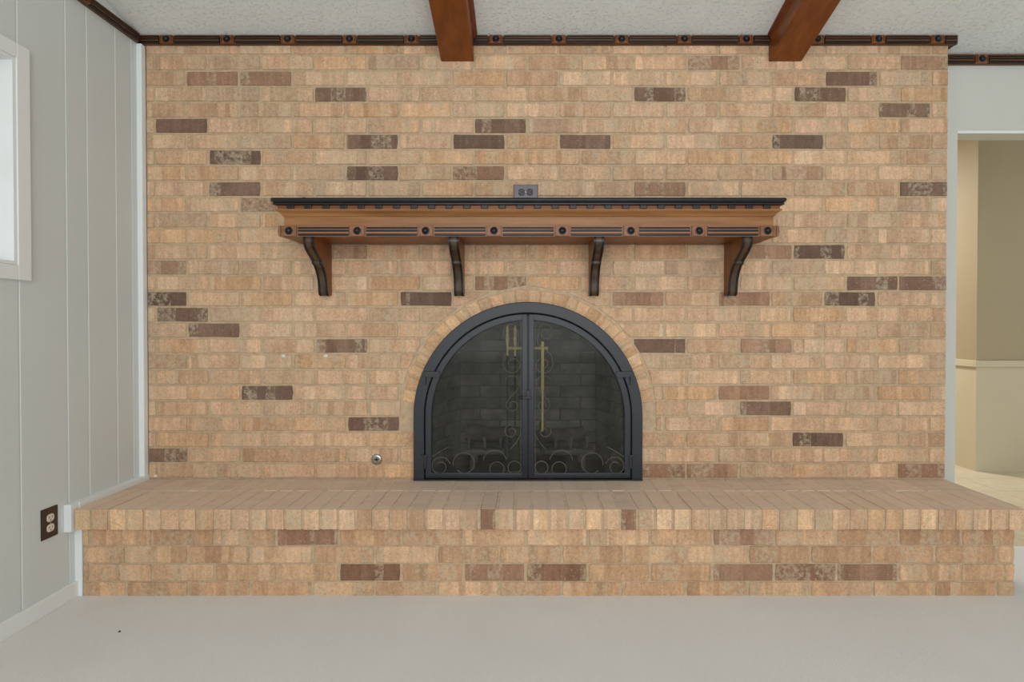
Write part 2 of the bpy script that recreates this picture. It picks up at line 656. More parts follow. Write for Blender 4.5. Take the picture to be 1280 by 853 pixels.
full, rest = [], []
for r in range(28):
    z0 = HEARTH_Z + 0.006 + r * PITCH_Z
    start = wx(196) if r % 2 == 0 else wx(235)
    darks = {}
    for px, s in DARK.get(r, []):
        darks[round((wx(px) - start) / PITCH_X)] = s
    for c in range(-1, 16):
        x0 = start + c * PITCH_X
        x1 = x0 + BW
        z1 = min(z0 + BH, WALL_TOP - 0.004)
        s = darks.get(c, 0)
        col = tone(rnd.choice((TAN, MED, DRK, TAN)[s]), rnd=rnd)
        jx = rnd.uniform(-0.002, 0.002)
        pr = rnd.uniform(-0.0012, 0.0012)
        if x1 < BR_L + 0.01 or x0 > BR_R - 0.01:
            continue
        a, b = max(x0, BR_L), min(x1, BR_R)
        poly = rect(a, b, z0, z1)
        cut = a > x0 + 1e-6 or b < x1 - 1e-6 or z1 < z0 + BH - 1e-6
        if z1 <= SPRING - 0.03:
            if -R_HOLE < (a + b) / 2 < R_HOLE or (a < R_HOLE and b > -R_HOLE):
                if (a + b) / 2 > 0:
                    p2 = clip(poly, 1, 0, R_HOLE + 0.002)
                else:
                    p2 = clip(poly, -1, 0, R_HOLE + 0.002)
                cut = True
                poly = p2
        else:
            near = None
            for q in ((a, z0), (b, z0), (a, z1), (b, z1), (min(max(0, a), b), z0)):
                dd = math.hypot(q[0], q[1] - SPRING)
                if near is None or dd < near[0]:
                    near = (dd, q)
            if near[0] < R_RING + 0.008:
                cut = True
                # cut straight along the ring, aimed at the part that stays
                cx, cz = (a + b) / 2, (z0 + z1) / 2
                far = max(((a, z0), (b, z0), (a, z1), (b, z1)), key=lambda q: math.hypot(q[0], q[1] - SPRING))
                mx = min(max(far[0] * 0.5 + near[1][0] * 0.5, a), b)
                dz = max(cz - SPRING, 0.0)
                # point of the ring at this height
                if dz < R_RING + 0.008 and abs(cx) > 0.12:
                    px_ = math.sqrt((R_RING + 0.008) ** 2 - min(dz, R_RING) ** 2) * (1 if cx > 0 else -1)
                    if a < px_ < b or abs(px_) < max(abs(a), abs(b)):
                        mx = px_
                nv = Vector((mx, dz)).normalized()
                poly = clip(poly, nv.x, nv.y, R_RING + 0.008 + nv.y * SPRING)
        if len(poly) < 3 or parea(poly) < 0.0009:
            continue
        hid = r in (15, 16, 17) and -1.1 < (a + b) / 2 < 1.1 or z1 > 2.434
        if cut:
            rest.append((poly, col, pr))
        else:
            full.append(((a + b) / 2 + jx, (z0 + z1) / 2, col, pr, hid))
full.sort(key=lambda q: (q[4], rnd.random()))
for i, (x, z, col, pr, hid) in enumerate(full):
    if i < 292:
        o = link_mesh('brick', brick_meshes[rnd.randrange(8)], wall_back, (x, pr, z))
        o.color = col
        if rnd.random() < 0.5:
            o.rotation_euler = (0, PI, 0)
            o.scale = (1, 1, 1)
    else:
        rest.append((rect(x - BW / 2, x + BW / 2, z - BH / 2, z + BH / 2), col, pr))


def joined(name, items, mat, parent, fmap, back=0.05, bev=0.0022):
    bm = bmesh.new()
    lt = bm.verts.layers.float_color.new('tone')
    ls = bm.verts.layers.float.new('seed')
    for poly, col, pr in items:
        k = len(bm.verts)
        prism(bm, poly, back, pr, bev, fmap)
        bm.verts.ensure_lookup_table()
        sd = random.random()
        for v in bm.verts[k:]:
            v[lt] = col
            v[ls] = sd
    return obj(name, bm, mat, parent)


o = joined('cut_bricks', rest, M['brick_rest'], wall_back, XZ)
tag(o, None, None, None, 'stuff')

# ring of bricks standing on end round the arch
n_arch = 30
for i in range(n_arch):
    a = PI * (i + 0.5) / n_arch
    if a < 0.12 or a > PI - 0.12:
        continue
    wt = (R_ARCH + 0.02) * PI / n_arch
    r0, r1 = R_HOLE + 0.004, R_RING - rnd.uniform(0.0, 0.008)
    hw0, hw1 = wt * 0.5 * 0.86, wt * 0.5 * 0.98
    poly = [(-hw0, r0 - 0.56), (hw0, r0 - 0.56), (hw1, r1 - 0.56), (-hw1, r1 - 0.56)]
    poly = [(u + rnd.uniform(-.002, .002), v + rnd.uniform(-.003, .003)) for u, v in poly]
    bm = prism(bmesh.new(), poly, 0.05, 0.0, 0.003, XZ)
    o = link_mesh('arch_brick', mesh_of('arch_brick', bm, M['brick']), wall_back,
                  (0.56 * math.cos(a), 0.0005, SPRING + 0.56 * math.sin(a)))
    o.rotation_euler = (0, PI / 2 - a, 0)
    o.color = tone(rnd.choice([(200, 168, 132), (192, 158, 122), (186, 152, 118), (196, 160, 126)]), rnd=rnd)

# small dabs of plaster left on the bricks
for px, py, s in ((354, 445, 0.011), (407, 445, 0.011), (193, 596, 0.010)):
    bm = bmesh.new()
    S_ = Matrix.Translation((wx(px), 0.0005, 1.1 - (py - 408) / SW)) @ Matrix.Diagonal((s, 0.004, s * 0.7, 1)) @ facing((0, -1, 0))
    lathe(bm, [(0, 0.9), (0.5, 0.75), (0.9, 0.35), (1.0, -0.2)], S_, 10)
    obj('plaster_dab', bm, M['plaster'], wall_back, smooth=True)

# ---------------------------------------------------------------- raised hearth
HY, HF = -0.400, -0.443       # riser face, front edge of the top course
hearth = empty('hearth', (0.08, -0.2, 0))
tag(hearth, 'raised brick hearth with a projecting course of edge-on bricks along its front', 'hearth')
HL, HR = -1.815, 1.985
bm = B(HL + 0.004, HR - 0.004, HY + 0.004, 0.0, -0.03, 0.29)
obj('mortar_core', bm, M['mortar'], hearth)
bm = B(HL + 0.004, 1.996, HF + 0.004, 0.0, 0.288, HEARTH_Z - 0.0016)
bed = obj('mortar_bed', bm, M['mortar'], hearth)
bed.data.materials.append(M['mortar_top'])
for p in bed.data.polygons:
    if p.normal.z > 0.9:
        p.material_index = 1
SH = F_PX / (HY - CAM_Y)


def hx(px):
    return (px - 660) / SH


rows = [(0.2075, 0.282, 424, {(424 - 78): 1, 895: 1}), (0.1345, 0.2015, 391, {}),
        (0.0610, 0.1285, 424, {424: 2, 581: 1, 660: 2, 895: 1, 973: 2, 1050: 1, 581.5: 1}), (-0.012, 0.0550, 391, {})]
RP = 0.2537
riser_cache = {}
for ri, (z0, z1, ph, dk) in enumerate(rows):
    st = hx(ph)
    darks = {round((hx(p) - st) / RP): s for p, s in dk.items()}
    h = z1 - z0
    for c in range(-6, 14):
        x0 = st + c * RP
        x1 = x0 + BW
        a, b = max(x0, HL), min(x1, HR)
        if b - a < 0.012:
            continue
        wid = round(b - a, 3)
        key = (ri, wid, rnd.randrange(2))
        if key not in riser_cache:
            riser_cache[key] = mesh_of('riser_brick', prism(bmesh.new(), rough_rect(wid, h, rnd), 0.05, 0.0, 0.0022, XZ), M['brick'])
        o = link_mesh('riser_brick', riser_cache[key], hearth,
                      (x0 / 2 + x1 / 2 - 0.08 if (a, b) == (x0, x1) else (a + b) / 2 - 0.08,
                       HY + 0.2 + rnd.uniform(-.0012, .0012), (z0 + z1) / 2))
        s = darks.get(c, 0)
        o.color = tone(rnd.choice(([(184, 152, 121), (178, 145, 114), (190, 159, 128), (174, 142, 112)], MED, [(128, 98, 78), (136, 104, 84)])[s]), rnd=rnd)
# end wall bricks of the hearth (right-hand end)
for ri, (z0, z1, ph, dk) in enumerate(rows):
    for (ya, yb) in (((-0.395, -0.30), (-0.29, -0.05)) if ri % 2 else ((-0.395, -0.155), (-0.145, -0.01))):
        wid = yb - ya
        bm = prism(bmesh.new(), rough_rect(wid, z1 - z0, rnd), -0.04, 0.0, 0.0022, lambda u, v, w_: (w_, u, v))
        o = link_mesh('riser_brick', mesh_of('riser_brick', bm, M['brick']), hearth,
                      (HR - 0.08, (ya + yb) / 2 + 0.2, (z0 + z1) / 2))
        o.color = tone(rnd.choice(TAN), rnd=rnd)

# front course: bricks on edge, ends showing; second course behind it
TP = 0.0704
topm, backm = [], []
for i in range(5):
    bm = bmesh.new()
    w_ = 0.0643
    poly = rough_rect(w_, 0.240, rnd, 0.0010)
    prism(bm, poly, -0.080, 0.0, 0.002, lambda u, v, q: (u, v, q))
    topm.append(mesh_of('edge_brick', bm, M['brick']))
    bm = bmesh.new()
    prism(bm, rough_rect(w_, 0.184, rnd, 0.0010), -0.05, 0.0, 0.002, lambda u, v, q: (u, v, q))
    backm.append(mesh_of('top_brick', bm, M['brick_top']))
# the upper sides of the front course are dusty as well: give those faces their own slot
for me in topm:
    me.materials.append(M['brick_top'])
    for p in me.polygons:
        if p.normal.z > 0.9:
            p.material_index = 1
nb = int((2.0 - HL) / TP)
for i in range(nb + 1):
    x = HL + TP * (i + 0.5)
    if x + 0.032 > 2.012:
        break
    d = rnd.random()
    col = tone(rnd.choice(TAN + [(206, 174, 138)]), rnd=rnd)
    px = 660 + x * 314
    if any(abs(px - q) < 11 for q in (606, 776, 783)):
        col = tone((136, 106, 86), rnd=rnd)
    o = link_mesh('edge_brick', topm[i % 5], hearth,
                  (x - 0.08, HF + 0.120 + 0.2 + rnd.uniform(-.0015, .0015), HEARTH_Z + rnd.uniform(-.001, .001)))
    o.color = col
    o = link_mesh('top_brick', backm[(i * 3) % 5], hearth,
                  (x - 0.08 + rnd.uniform(-.001, .001), -0.097 + 0.2, HEARTH_Z + rnd.uniform(-.001, .001)))
    o.color = tone(rnd.choice(MED + TAN[:2]), rnd=rnd)

# ---------------------------------------------------------------- panelled wall with a window
WY0, WY1, WZ0, WZ1 = -1.62, -0.655, 1.320, 2.062     # clear opening of the window
bm = bmesh.new()
XB = WALL_L - 0.006


def wall_piece(bm, ya, yb, za, zb):
    """za/zb numbers or functions of y"""
    g = lambda f, y: f(y) if callable(f) else f
    vs_ = []
    for x in (WALL_L - 0.11, XB):
        for y in (ya, yb):
            vs_ += [bm.verts.new((x, y, g(za, y))), bm.verts.new((x, y, g(zb, y)))]
    for q in ((0, 1, 3, 2), (4, 6, 7, 5), (0, 4, 5, 1), (2, 3, 7, 6), (0, 2, 6, 4), (1, 5, 7, 3)):
        bm.faces.new([vs_[i] for i in q])


cz = lambda y: ceil_z(y) + 0.02
wall_piece(bm, -5.2, WY0, 0, cz)
wall_piece(bm, WY0, WY1, 0, WZ0)
wall_piece(bm, WY0, WY1, WZ1, cz)
wall_piece(bm, WY1, RIGHT_Y, 0, cz)
wall_left = obj('wall_left', bm, M['panel'])
tag(wall_left, 'white painted wall of upright grooved boards', None, None, 'structure')
cuts = [0.0, -0.063, -0.163, -0.323, -0.430, -0.638, -0.745, -0.905, -1.11, -1.21, -1.37, -1.53, -1.64, -1.80, -2.0,
        -2.1, -2.3, -2.46, -2.57, -2.77, -2.87, -3.03, -3.24, -3.34]
YZ = lambda u, v, q: (q, u, v)
for yb, ya in zip(cuts, cuts[1:]):
    a, b = ya + 0.0005, yb - 0.0005
    parts = []
    if a < WY1 and b > WY0:
        # boards at the window: above and below it, plus the sliver beside it
        lo, hi = max(a, WY0), min(b, WY1)
        parts.append([(a, 0.0), (b, 0.0), (b, WZ0 - 0.02), (a, WZ0 - 0.02)])
        parts.append([(a, WZ1 + 0.02), (b, WZ1 + 0.02), (b, ceil_z(b)), (a, ceil_z(a))])
        if hi < b - 0.001:
            parts.append([(hi + 0.02, WZ0 - 0.02), (b, WZ0 - 0.02), (b, WZ1 + 0.02), (hi + 0.02, WZ1 + 0.02)])
        if lo > a + 0.001:
            parts.append([(a, WZ0 - 0.02), (lo - 0.02, WZ0 - 0.02), (lo - 0.02, WZ1 + 0.02), (a, WZ1 + 0.02)])
    else:
        parts.append([(a, 0.0), (b, 0.0), (b, ceil_z(b)), (a, ceil_z(a))])
    for p in parts:
        if parea(p) < 0.002 or p[1][0] - p[0][0] < 0.006:
            continue
        bm = prism(bmesh.new(), p, XB - 0.002, WALL_L, 0.0035, YZ)
        obj('panel', bm, M['panel'], wall_left)

# window: casing, jamb, sash and pane
win = empty('window_1', (WALL_L, (WY0 + WY1) / 2, WZ0))
tag(win, 'white cased window in the panelled wall', None, None, 'structure')
CW = 0.053
for (ya, yb, za, zb) in ((WY0 - CW, WY0, WZ0 - CW, WZ1 + CW), (WY1, WY1 + CW, WZ0 - CW, WZ1 + CW),
                         (WY0, WY1, WZ0 - CW, WZ0), (WY0, WY1, WZ1, WZ1 + CW)):
    obj('casing', B(WALL_L - 0.001, WALL_L + 0.016, ya, yb, za, zb, 0.003), M['white'], win)
D_ = 0.10
for (ya, yb, za, zb) in ((WY0 + 0.001, WY0 + 0.013, WZ0 + .001, WZ1 - .001), (WY1 - 0.013, WY1 - 0.001, WZ0 + .001, WZ1 - .001),
                         (WY0 + .013, WY1 - .013, WZ0 + 0.001, WZ0 + .013), (WY0 + .013, WY1 - .013, WZ1 - .013, WZ1 - 0.001)):
    obj('jamb', B(WALL_L - 0.13, WALL_L + 0.012, ya, yb, za, zb), M['white'], win)
s = 0.045
for (ya, yb, za, zb) in ((WY0, WY0 + s, WZ0, WZ1), (WY1 - s, WY1, WZ0, WZ1), (WY0 + s, WY1 - s, WZ0, WZ0 + s),
                         (WY0 + s, WY1 - s, WZ1 - s, WZ1), (WY0 + s, WY1 - s, 1.675, 1.71)):
    obj('sash_rail', B(WALL_L - 0.12, WALL_L - 0.085, ya, yb, za, zb, 0.004), M['white'], win)
obj('pane', B(WALL_L - 0.105, WALL_L - 0.101, WY0 + s, WY1 - s, WZ0 + s, WZ1 - s), M['glass'], win)

# outside the window: slabs added unseen below and above to dim the jamb
o = obj('ground_blocker', B(-14, WALL_L - 0.12, -12, 8, -0.6, -0.4), M['blocker_green'])
tag(o, 'unseen green slab added to dim the window jamb', None, None, 'structure')
o = obj('eave_blocker', B(WALL_L - 0.85, WALL_L - 0.12, -5.2, 1.0, 2.22, 2.34), M['white'])
tag(o, 'unseen eave slab added to shade the window jamb', None, None, 'structure')

# baseboard and trims
o = obj('baseboard_left', B(WALL_L, WALL_L + 0.014, -5.0, HY - 0.002, 0.0, 0.064, 0.003), M['white'])
tag(o, 'low white baseboard under the panelled wall', None, None, 'structure')
o = obj('trim_1', B(WALL_L, BR_L - 0.001, -0.030, 0.0, HEARTH_Z + 0.02, 2.432, 0.004), M['white'])
tag(o, 'upright white strip in the corner beside the brick wall', None, None, 'structure')
bm = B(WALL_L, WALL_L + 0.031, HF + 0.0285, -0.001, HEARTH_Z - 0.02, HEARTH_Z + 0.022, 0.002)
box(bm, WALL_L, WALL_L + 0.029, HF - 0.012, HF + 0.028, 0.280, HEARTH_Z + 0.022, 0.002)
o = obj('trim_2', bm, M['white'])
tag(o, 'white strip where the hearth top meets the panelled wall', None, None, 'structure')
o = obj('trim_3', B(WALL_L, HL - 0.001, HY - 0.004, HY + 0.03, 0.0, 0.279, 0.003), M['white'])
tag(o, 'upright white strip beside the hearth riser', None, None, 'structure')

# ---------------------------------------------------------------- wall with the doorway, and the room beyond
DX0, DX1, DZ = 2.132, 3.05, 2.057
bm = bmesh.new()
WT = 0.10
RT = ceil_z(RIGHT_Y) + 0.01
box(bm, BR_R - 0.6, DX0, RIGHT_Y, RIGHT_Y + WT, 0, RT)
box(bm, DX1, 3.9, RIGHT_Y, RIGHT_Y + WT, 0, RT)
box(bm, DX0, DX1, RIGHT_Y, RIGHT_Y + WT, DZ, RT)
wall_right = obj('wall_right', bm, M['wall_white'])
tag(wall_right, 'white wall with an open doorway beside the brick', None, None, 'structure')
o = obj('casing_bead', B(DX0 - 0.004, DX1, RIGHT_Y - 0.004, RIGHT_Y, DZ, DZ + 0.012), M['white'], wall_right)
o = obj('wall_side', B(3.8, 3.9, -5.2, RIGHT_Y, 0, 4.0), M['wall_white'])
tag(o, 'plain white side wall of the room', None, None, 'structure')

CX, CY = 3.39, 1.53
hall_floor = obj('floor_hall', B(1.3, 5.2, RIGHT_Y, 4.2, -0.1, -0.002), M['grout'])
tag(hall_floor, 'cream vinyl tile floor seen through the doorway', None, None, 'structure')
TS = 0.305
tile = mesh_of('tile', B(-TS / 2 + .0012, TS / 2 - .0012, -TS / 2 + .0012, TS / 2 - .0012, -0.004, 0.0), M['vinyl'])
for i in range(13):
    for j in range(9):
        x, y = 1.32 + TS * (i + 0.5), RIGHT_Y + TS * (j + 0.5)
        if y > 2.8 or x > 5.1 or (x > CX + 0.2 and y > CY + 0.2):
            continue
        link_mesh('tile', tile, hall_floor, (x, y, rnd.uniform(-.0004, .0004)))
RZ = 0.816
wf = obj('wall_far', B(CX, 5.2, CY, 4.2, RZ, HALL_H), M['hall_up'])
tag(wf, 'cream corner wall of the room beyond the doorway', None, None, 'structure')
obj('wainscot', B(CX - 0.001, 5.2, CY - 0.001, 4.2, 0, RZ), M['hall_low'], wf)
bm = B(CX - 0.018, 5.2, CY - 0.018, CY, RZ - 0.025, RZ + 0.025, 0.004)
box(bm, CX - 0.018, CX, CY, 4.0, RZ - 0.025, RZ + 0.025, 0.004)
obj('chair_rail', bm, M['hall_low'], wf)
o = obj('wall_hall_back', B(1.2, CX, 4.0, 4.2, 0, HALL_H), M['hall_up'])
tag(o, 'back wall of the room beyond the doorway', None, None, 'structure')
o = obj('wall_hall_left', B(1.2, 1.3, RIGHT_Y + WT, 4.2, 0, HALL_H), M['hall_up'])
tag(o, 'side wall of the room beyond the doorway', None, None, 'structure')
o = obj('ceiling_hall', B(1.2, 5.3, RIGHT_Y + WT, 4.3, HALL_H, HALL_H + 0.1), M['ceiling'])
tag(o, 'flat ceiling of the room beyond the doorway', None, None, 'structure')

# ---------------------------------------------------------------- ceiling beams
def beam(x0, x1, label):
    e = empty('ceiling_beam', ((x0 + x1) / 2, -0.01, 2.36))
    tag(e, label, 'beam', 'stained ceiling beams')
    zb = 2.360
    ya, yb = -4.6, -0.001
    bm = bmesh.new()
    sec = []
    for y in (yb, ya):
        dz = -SLOPE * y
        sec.append([bm.verts.new((x, y, z + dz)) for x, z in
                    ((x0 + .003, zb), (x1 - .003, zb), (x1, zb + .003), (x1, 2.465), (x0, 2.465), (x0, zb + .003))])
    for i in range(6):
        bm.faces.new((sec[0][i], sec[0][(i + 1) % 6], sec[1][(i + 1) % 6], sec[1][i]))
    bm.faces.new(sec[0])
    bm.faces.new(sec[1])
    obj('timber', bm, M['beam'], e)
    for sgn, x in ((-1, x0), (1, x1)):
        bm = bmesh.new()
        sec = []
        for y in (-0.036, ya):
            dz = -SLOPE * y
            sec.append([bm.verts.new((x + sgn * u, y, z + dz)) for u, z in
                        ((0, 2.4655), (0.020, 2.4655), (0.018, 2.457), (0.009, 2.444), (0.0, 2.436))])
        for i in range(5):
            bm.faces.new((sec[0][i], sec[0][(i + 1) % 5], sec[1][(i + 1) % 5], sec[1][i]))
        bm.faces.new(sec[0])
        bm.faces.new(sec[1])
        obj('cove_strip', bm, M['beam_trim'], e)


BM1 = (wx(551.9), wx(592.7))
BM2 = (wx(959.2), wx(1000.2))
beam(BM1[0], BM1[1], 'reddish brown ceiling beam meeting the brick wall above the middle of the mantel')
beam(BM2[0], BM2[1], 'reddish brown ceiling beam meeting the brick wall near the doorway, past the mantel bracket')

# ---------------------------------------------------------------- block moulding (crown and mantel rail)
def moulding(parent, a, b, blocks, z0, z1, to_world, thick, mats, bw=0.062, bm_split=True):
    """run from a to b with raised blocks; to_world(u, d, z): u along the run, d out from the wall"""
    h = z1 - z0
    base, blk, ebony = mats

    def put(name, bx, mat, par, smooth=False, bev=0.0):
        bm = bmesh.new()
        u0, u1, d0, d1, za, zb = bx
        box(bm, u0, u1, d0, d1, za, zb, bev)
        for v in bm.verts:
            v.co = Vector(to_world(v.co.x, v.co.y, v.co.z))
        return obj(name, bm, mat, par, smooth=smooth)
    put('rail', (a, b, 0, thick * 0.55, z0, z1), base, parent)
    edges = sorted(blocks)
    for u in edges:
        k = put('block', (u - bw / 2, u + bw / 2, thick * 0.5, thick, z0 + 0.001, z1 - 0.001), blk, parent, bev=0.002)
        bm = bmesh.new()
        T = Matrix.Translation((u, thick, (z0 + z1) / 2))
        lathe(bm, [(0.0175, 0), (0.0165, 0.002), (0.0135, 0.0025), (0.013, 0.0015), (0.012, 0.006), (0.008, 0.0105), (0, 0.012)],
              T @ facing((0, 1, 0)), 16)
        for v in bm.verts:
            v.co = Vector(to_world(v.co.x, v.co.y, v.co.z))
        obj('button', bm, ebony, k, smooth=True)
        for sg in (-1, 1):
            put('bead', (u + sg * (bw / 2 - .006) - .0025, u + sg * (bw / 2 - .006) + .0025, thick, thick + .0025, z0 + .004, z1 - .004), base, k)
    cut = [a] + [q for u in edges for q in (u - bw / 2, u + bw / 2)] + [b]
    for u0, u1 in zip(cut[::2], cut[1::2]):
        if u1 - u0 < 0.03:
            continue
        g = 0.007
        for f0, f1 in ((0.06, 0.22), (0.44, 0.58), (0.70, 0.82)):
            bm = bmesh.new()
            box(bm, u0 + g, u1 - g, thick * 0.5, thick * 0.86, z0 + h * f0, z0 + h * f1, min(0.0022, h * 0.05))
            for v in bm.verts:
                v.co = Vector(to_world(v.co.x, v.co.y, v.co.z))
            obj('flute', bm, ebony, parent)
        for f0, f1 in ((0.24, 0.42), (0.60, 0.68), (0.84, 0.99)):
            put('fillet', (u0 + g, u1 - g, thick * 0.5, thick * 0.92, z0 + h * f0, z0 + h * f1), base, parent)


CROWN = (M['crown'], M['crown_block'], M['ebony'])
CT = 0.030
CZ0, CZ1 = 2.434, 2.471
SC = F_PX / (-0.03 - CAM_Y)
cx_ = lambda p: (p - 660) / SC
back = lambda u, d, z: (u, -0.001 - d, z)
e = empty('trim_4', (0, 0, CZ0))
tag(e, 'dark block-and-flute crown moulding along the top of the brick wall', None, None, 'structure')
moulding(e, BR_L - 0.026, BM1[0] - 0.001, [cx_(p) for p in (210, 285.5, 361, 438, 515)], CZ0, CZ1, back, CT, CROWN)
moulding(e, BM1[1] + 0.001, BM2[0] - 0.001, [cx_(p) for p in (620, 698.5, 776.5, 854.5, 931.5)], CZ0, CZ1, back, CT, CROWN)
moulding(e, BM2[1] + 0.001, BR_R + 0.03, [cx_(p) for p in (1020, 1096, 1170)], CZ0, CZ1, back, CT, CROWN)
# return round the corner of the chimney
moulding(e, -0.001, RIGHT_Y - 0.002, [], CZ0, CZ1 - 0.03, lambda u, d, z: (BR_R + 0.001 + d, u, z), CT, CROWN)
left = lambda u, d, z: (WALL_L + 0.0005 + d, u, z)
e = empty('trim_5', (WALL_L, -0.3, CZ0))
tag(e, 'dark block-and-flute crown moulding along the panelled wall', None, None, 'structure')
moulding(e, -3.3, -0.034, [-0.365 - 0.297 * k for k in range(9)], CZ0, CZ1, left, CT, CROWN)
right = lambda u, d, z: (u, RIGHT_Y - 0.001 - d, z)
e = empty('trim_6', (2.6, RIGHT_Y, 2.39))
tag(e, 'dark block-and-flute crown moulding above the doorway', None, None, 'structure')
moulding(e, BR_R + 0.032, 3.79, [2.227 + 0.297 * k for k in range(6)], CZ0 - 0.042, CZ1 - 0.036, right, CT, CROWN)

# ---------------------------------------------------------------- mantel shelf
mantel = empty('mantel_shelf', (0.003, 0, 1.245))
tag(mantel, 'carved brown mantel shelf with black top edge on four scroll brackets', 'mantel')
MW, MD = 1.070, 0.220
MXC = 0.003


def u_mould(name, prof, mat, smooth=False):
    """closed profile [(offset, z)] mitred round front and both ends"""
    bm = bmesh.new()
    path = []
    for off, z in prof:
        Wd, Dd = MW + off, MD + off
        path.append([bm.verts.new((MXC + x, y, z)) for x, y in ((-Wd, -0.001), (-Wd, -Dd), (Wd, -Dd), (Wd, -0.001))])
    for A, Bq in zip(path, path[1:]):
        for i in range(3):
            bm.faces.new((A[i], A[i + 1], Bq[i + 1], Bq[i]))
    bm.faces.new(path[0])
    bm.faces.new(path[-1])
    for i in (0, 3):
        pass
    bm.faces.new([p[0] for p in path] + [p[3] for p in reversed(path)])
    return obj(name, bm, mat, mantel, smooth=smooth)


u_mould('body', [(0.0, 1.4925), (0.0, 1.579)], M['oak'])
u_mould('cove', [(0.0, 1.5785), (0.004, 1.580), (0.006, 1.584), (0.010, 1.590), (0.018, 1.597), (0.026, 1.602), (0.028, 1.608)], M['oak'], True)
u_mould('dentil_band', [(0.020, 1.607), (0.020, 1.626)], M['crown_block'])
u_mould('top_shelf', [(0.030, 1.624), (0.034, 1.626), (0.034, 1.632), (0.031, 1.634), (0.036, 1.637), (0.040, 1.643),
                      (0.040, 1.649), (0.036, 1.654), (0.030, 1.655)], M['ebony'], True)
nd = 28
dent = mesh_of('dentil', B(-0.015, 0.015, -0.013, 0.0, -0.009, 0.0085, 0.003), M['ebony'])
for i in range(nd):
    link_mesh('dentil', dent, mantel, ((i - (nd - 1) / 2) * 0.0764, -(MD + 0.020) + 0.002, 1.6165 - 1.245))
for sg in (-1, 1):
    for k in range(3):
        o = link_mesh('dentil', dent, mantel, (sg * (MW + 0.018), -0.05 - 0.0764 * k, 1.6165 - 1.245))
        o.rotation_euler = (0, 0, sg * PI / 2)
MZ0, MZ1 = 1.4915, 1.5385
blocks = [(361.5 - 660 + 85.36 * k) / 287.3 for k in range(8)]
MR = (M['oak_rail'], M['oak_rail'], M['ebony'])
moulding(mantel, MXC - MW - 0.018, MXC + MW + 0.018, blocks, MZ0, MZ1, lambda u, d, z: (u, -MD - d, z), 0.018, MR)
for sg in (-1, 1):
    moulding(mantel, -MD, -0.002, [-MD + 0.008, -0.04], MZ0, MZ1,
             (lambda u, d, z, sg=sg: (MXC + sg * (MW + d), u, z)), 0.018, MR, bw=0.05)
obj('soffit', B(MXC - MW + 0.004, MXC + MW - 0.004, -MD, -0.001, 1.4905, 1.4935), M['oak_side'], mantel)

prof = [(0.0, 1.4905), (0.224, 1.4905), (0.229, 1.480), (0.228, 1.466), (0.218, 1.450), (0.198, 1.434), (0.170, 1.418),
        (0.146, 1.405), (0.132, 1.397), (0.130, 1.386), (0.112, 1.380), (0.092, 1.362), (0.076, 1.340), (0.064, 1.315),
        (0.058, 1.290), (0.056, 1.268), (0.050, 1.252), (0.038, 1.245), (0.0, 1.245)]
BT = 0.042


def ext_profile(pr, x0, x1):
    bm = bmesh.new()
    A = [bm.verts.new((x0, -d - 0.0012, z)) for d, z in pr]
    Bq = [bm.verts.new((x1, -d - 0.0012, z)) for d, z in pr]
    n = len(pr)
    for i in range(n):
        bm.faces.new((A[i], A[(i + 1) % n], Bq[(i + 1) % n], Bq[i]))
    bm.faces.new(A)
    bm.faces.new(list(reversed(Bq)))
    return bm


for xc in (-0.958, -0.324, 0.310, 0.957):
    br = obj('bracket', ext_profile(prof, xc - BT / 2, xc + BT / 2), M['oak_side'], mantel)
    # dark moulded facing that follows the scrolled front
    fr_ = prof[1:-1]
    for (xa, xb, o1, o2, mt) in ((xc - BT / 2 - .001, xc - BT / 2 + .009, -.004, .004, M['ebony']),
                                 (xc + BT / 2 - .009, xc + BT / 2 + .001, -.004, .004, M['ebony']),
                                 (xc - BT / 2 + .009, xc + BT / 2 - .009, -.004, .0015, M['ebony_brown'])):
        bm = bmesh.new()
        ra, rb = [], []
        for i, (d, z) in enumerate(fr_):
            p0, p1 = fr_[max(i - 1, 0)], fr_[min(i + 1, len(fr_) - 1)]
            tx, tz = p1[0] - p0[0], p1[1] - p0[1]
            l = math.hypot(tx, tz)
            nx, nz = -tz / l, tx / l
            if i == 0:
                nx, nz = 1, 0
            ra.append((d + nx * o1, z + nz * o1))
            rb.append((d + nx * o2, z + nz * o2))
        V = [[bm.verts.new((x, -d - .0012, z)) for d, z in q] for x in (xa, xb) for q in (ra, rb)]
        for i in range(len(fr_) - 1):
            for p, q in ((0, 1), (1, 3), (3, 2), (2, 0)):
                bm.faces.new((V[p][i], V[p][i + 1], V[q][i + 1], V[q][i]))
        for k in (0, -1):
            bm.faces.new((V[0][k], V[1][k], V[3][k], V[2][k]))
        obj('front_moulding', bm, mt, br, smooth=True)

# a small bent black hook left lying on the shelf
bm = bmesh.new()
hk = [(-1.022, -0.215, 1.657), (-1.012, -0.218, 1.659), (-1.004, -0.216, 1.664), (-0.998, -0.213, 1.6645), (-0.996, -0.21, 1.659), (-0.990, -0.21, 1.6575)]
tube(bm, hk, 0.002, 6)
hkx = [(x + 0.02, y, z) for x, y, z in hk]
bm.free()
bm = tube(bmesh.new(), hkx, 0.0022, 6)
o = obj('hook', bm, M['black'], smooth=True)
tag(o, 'tiny bent black wire hook lying on the mantel top', 'hook')

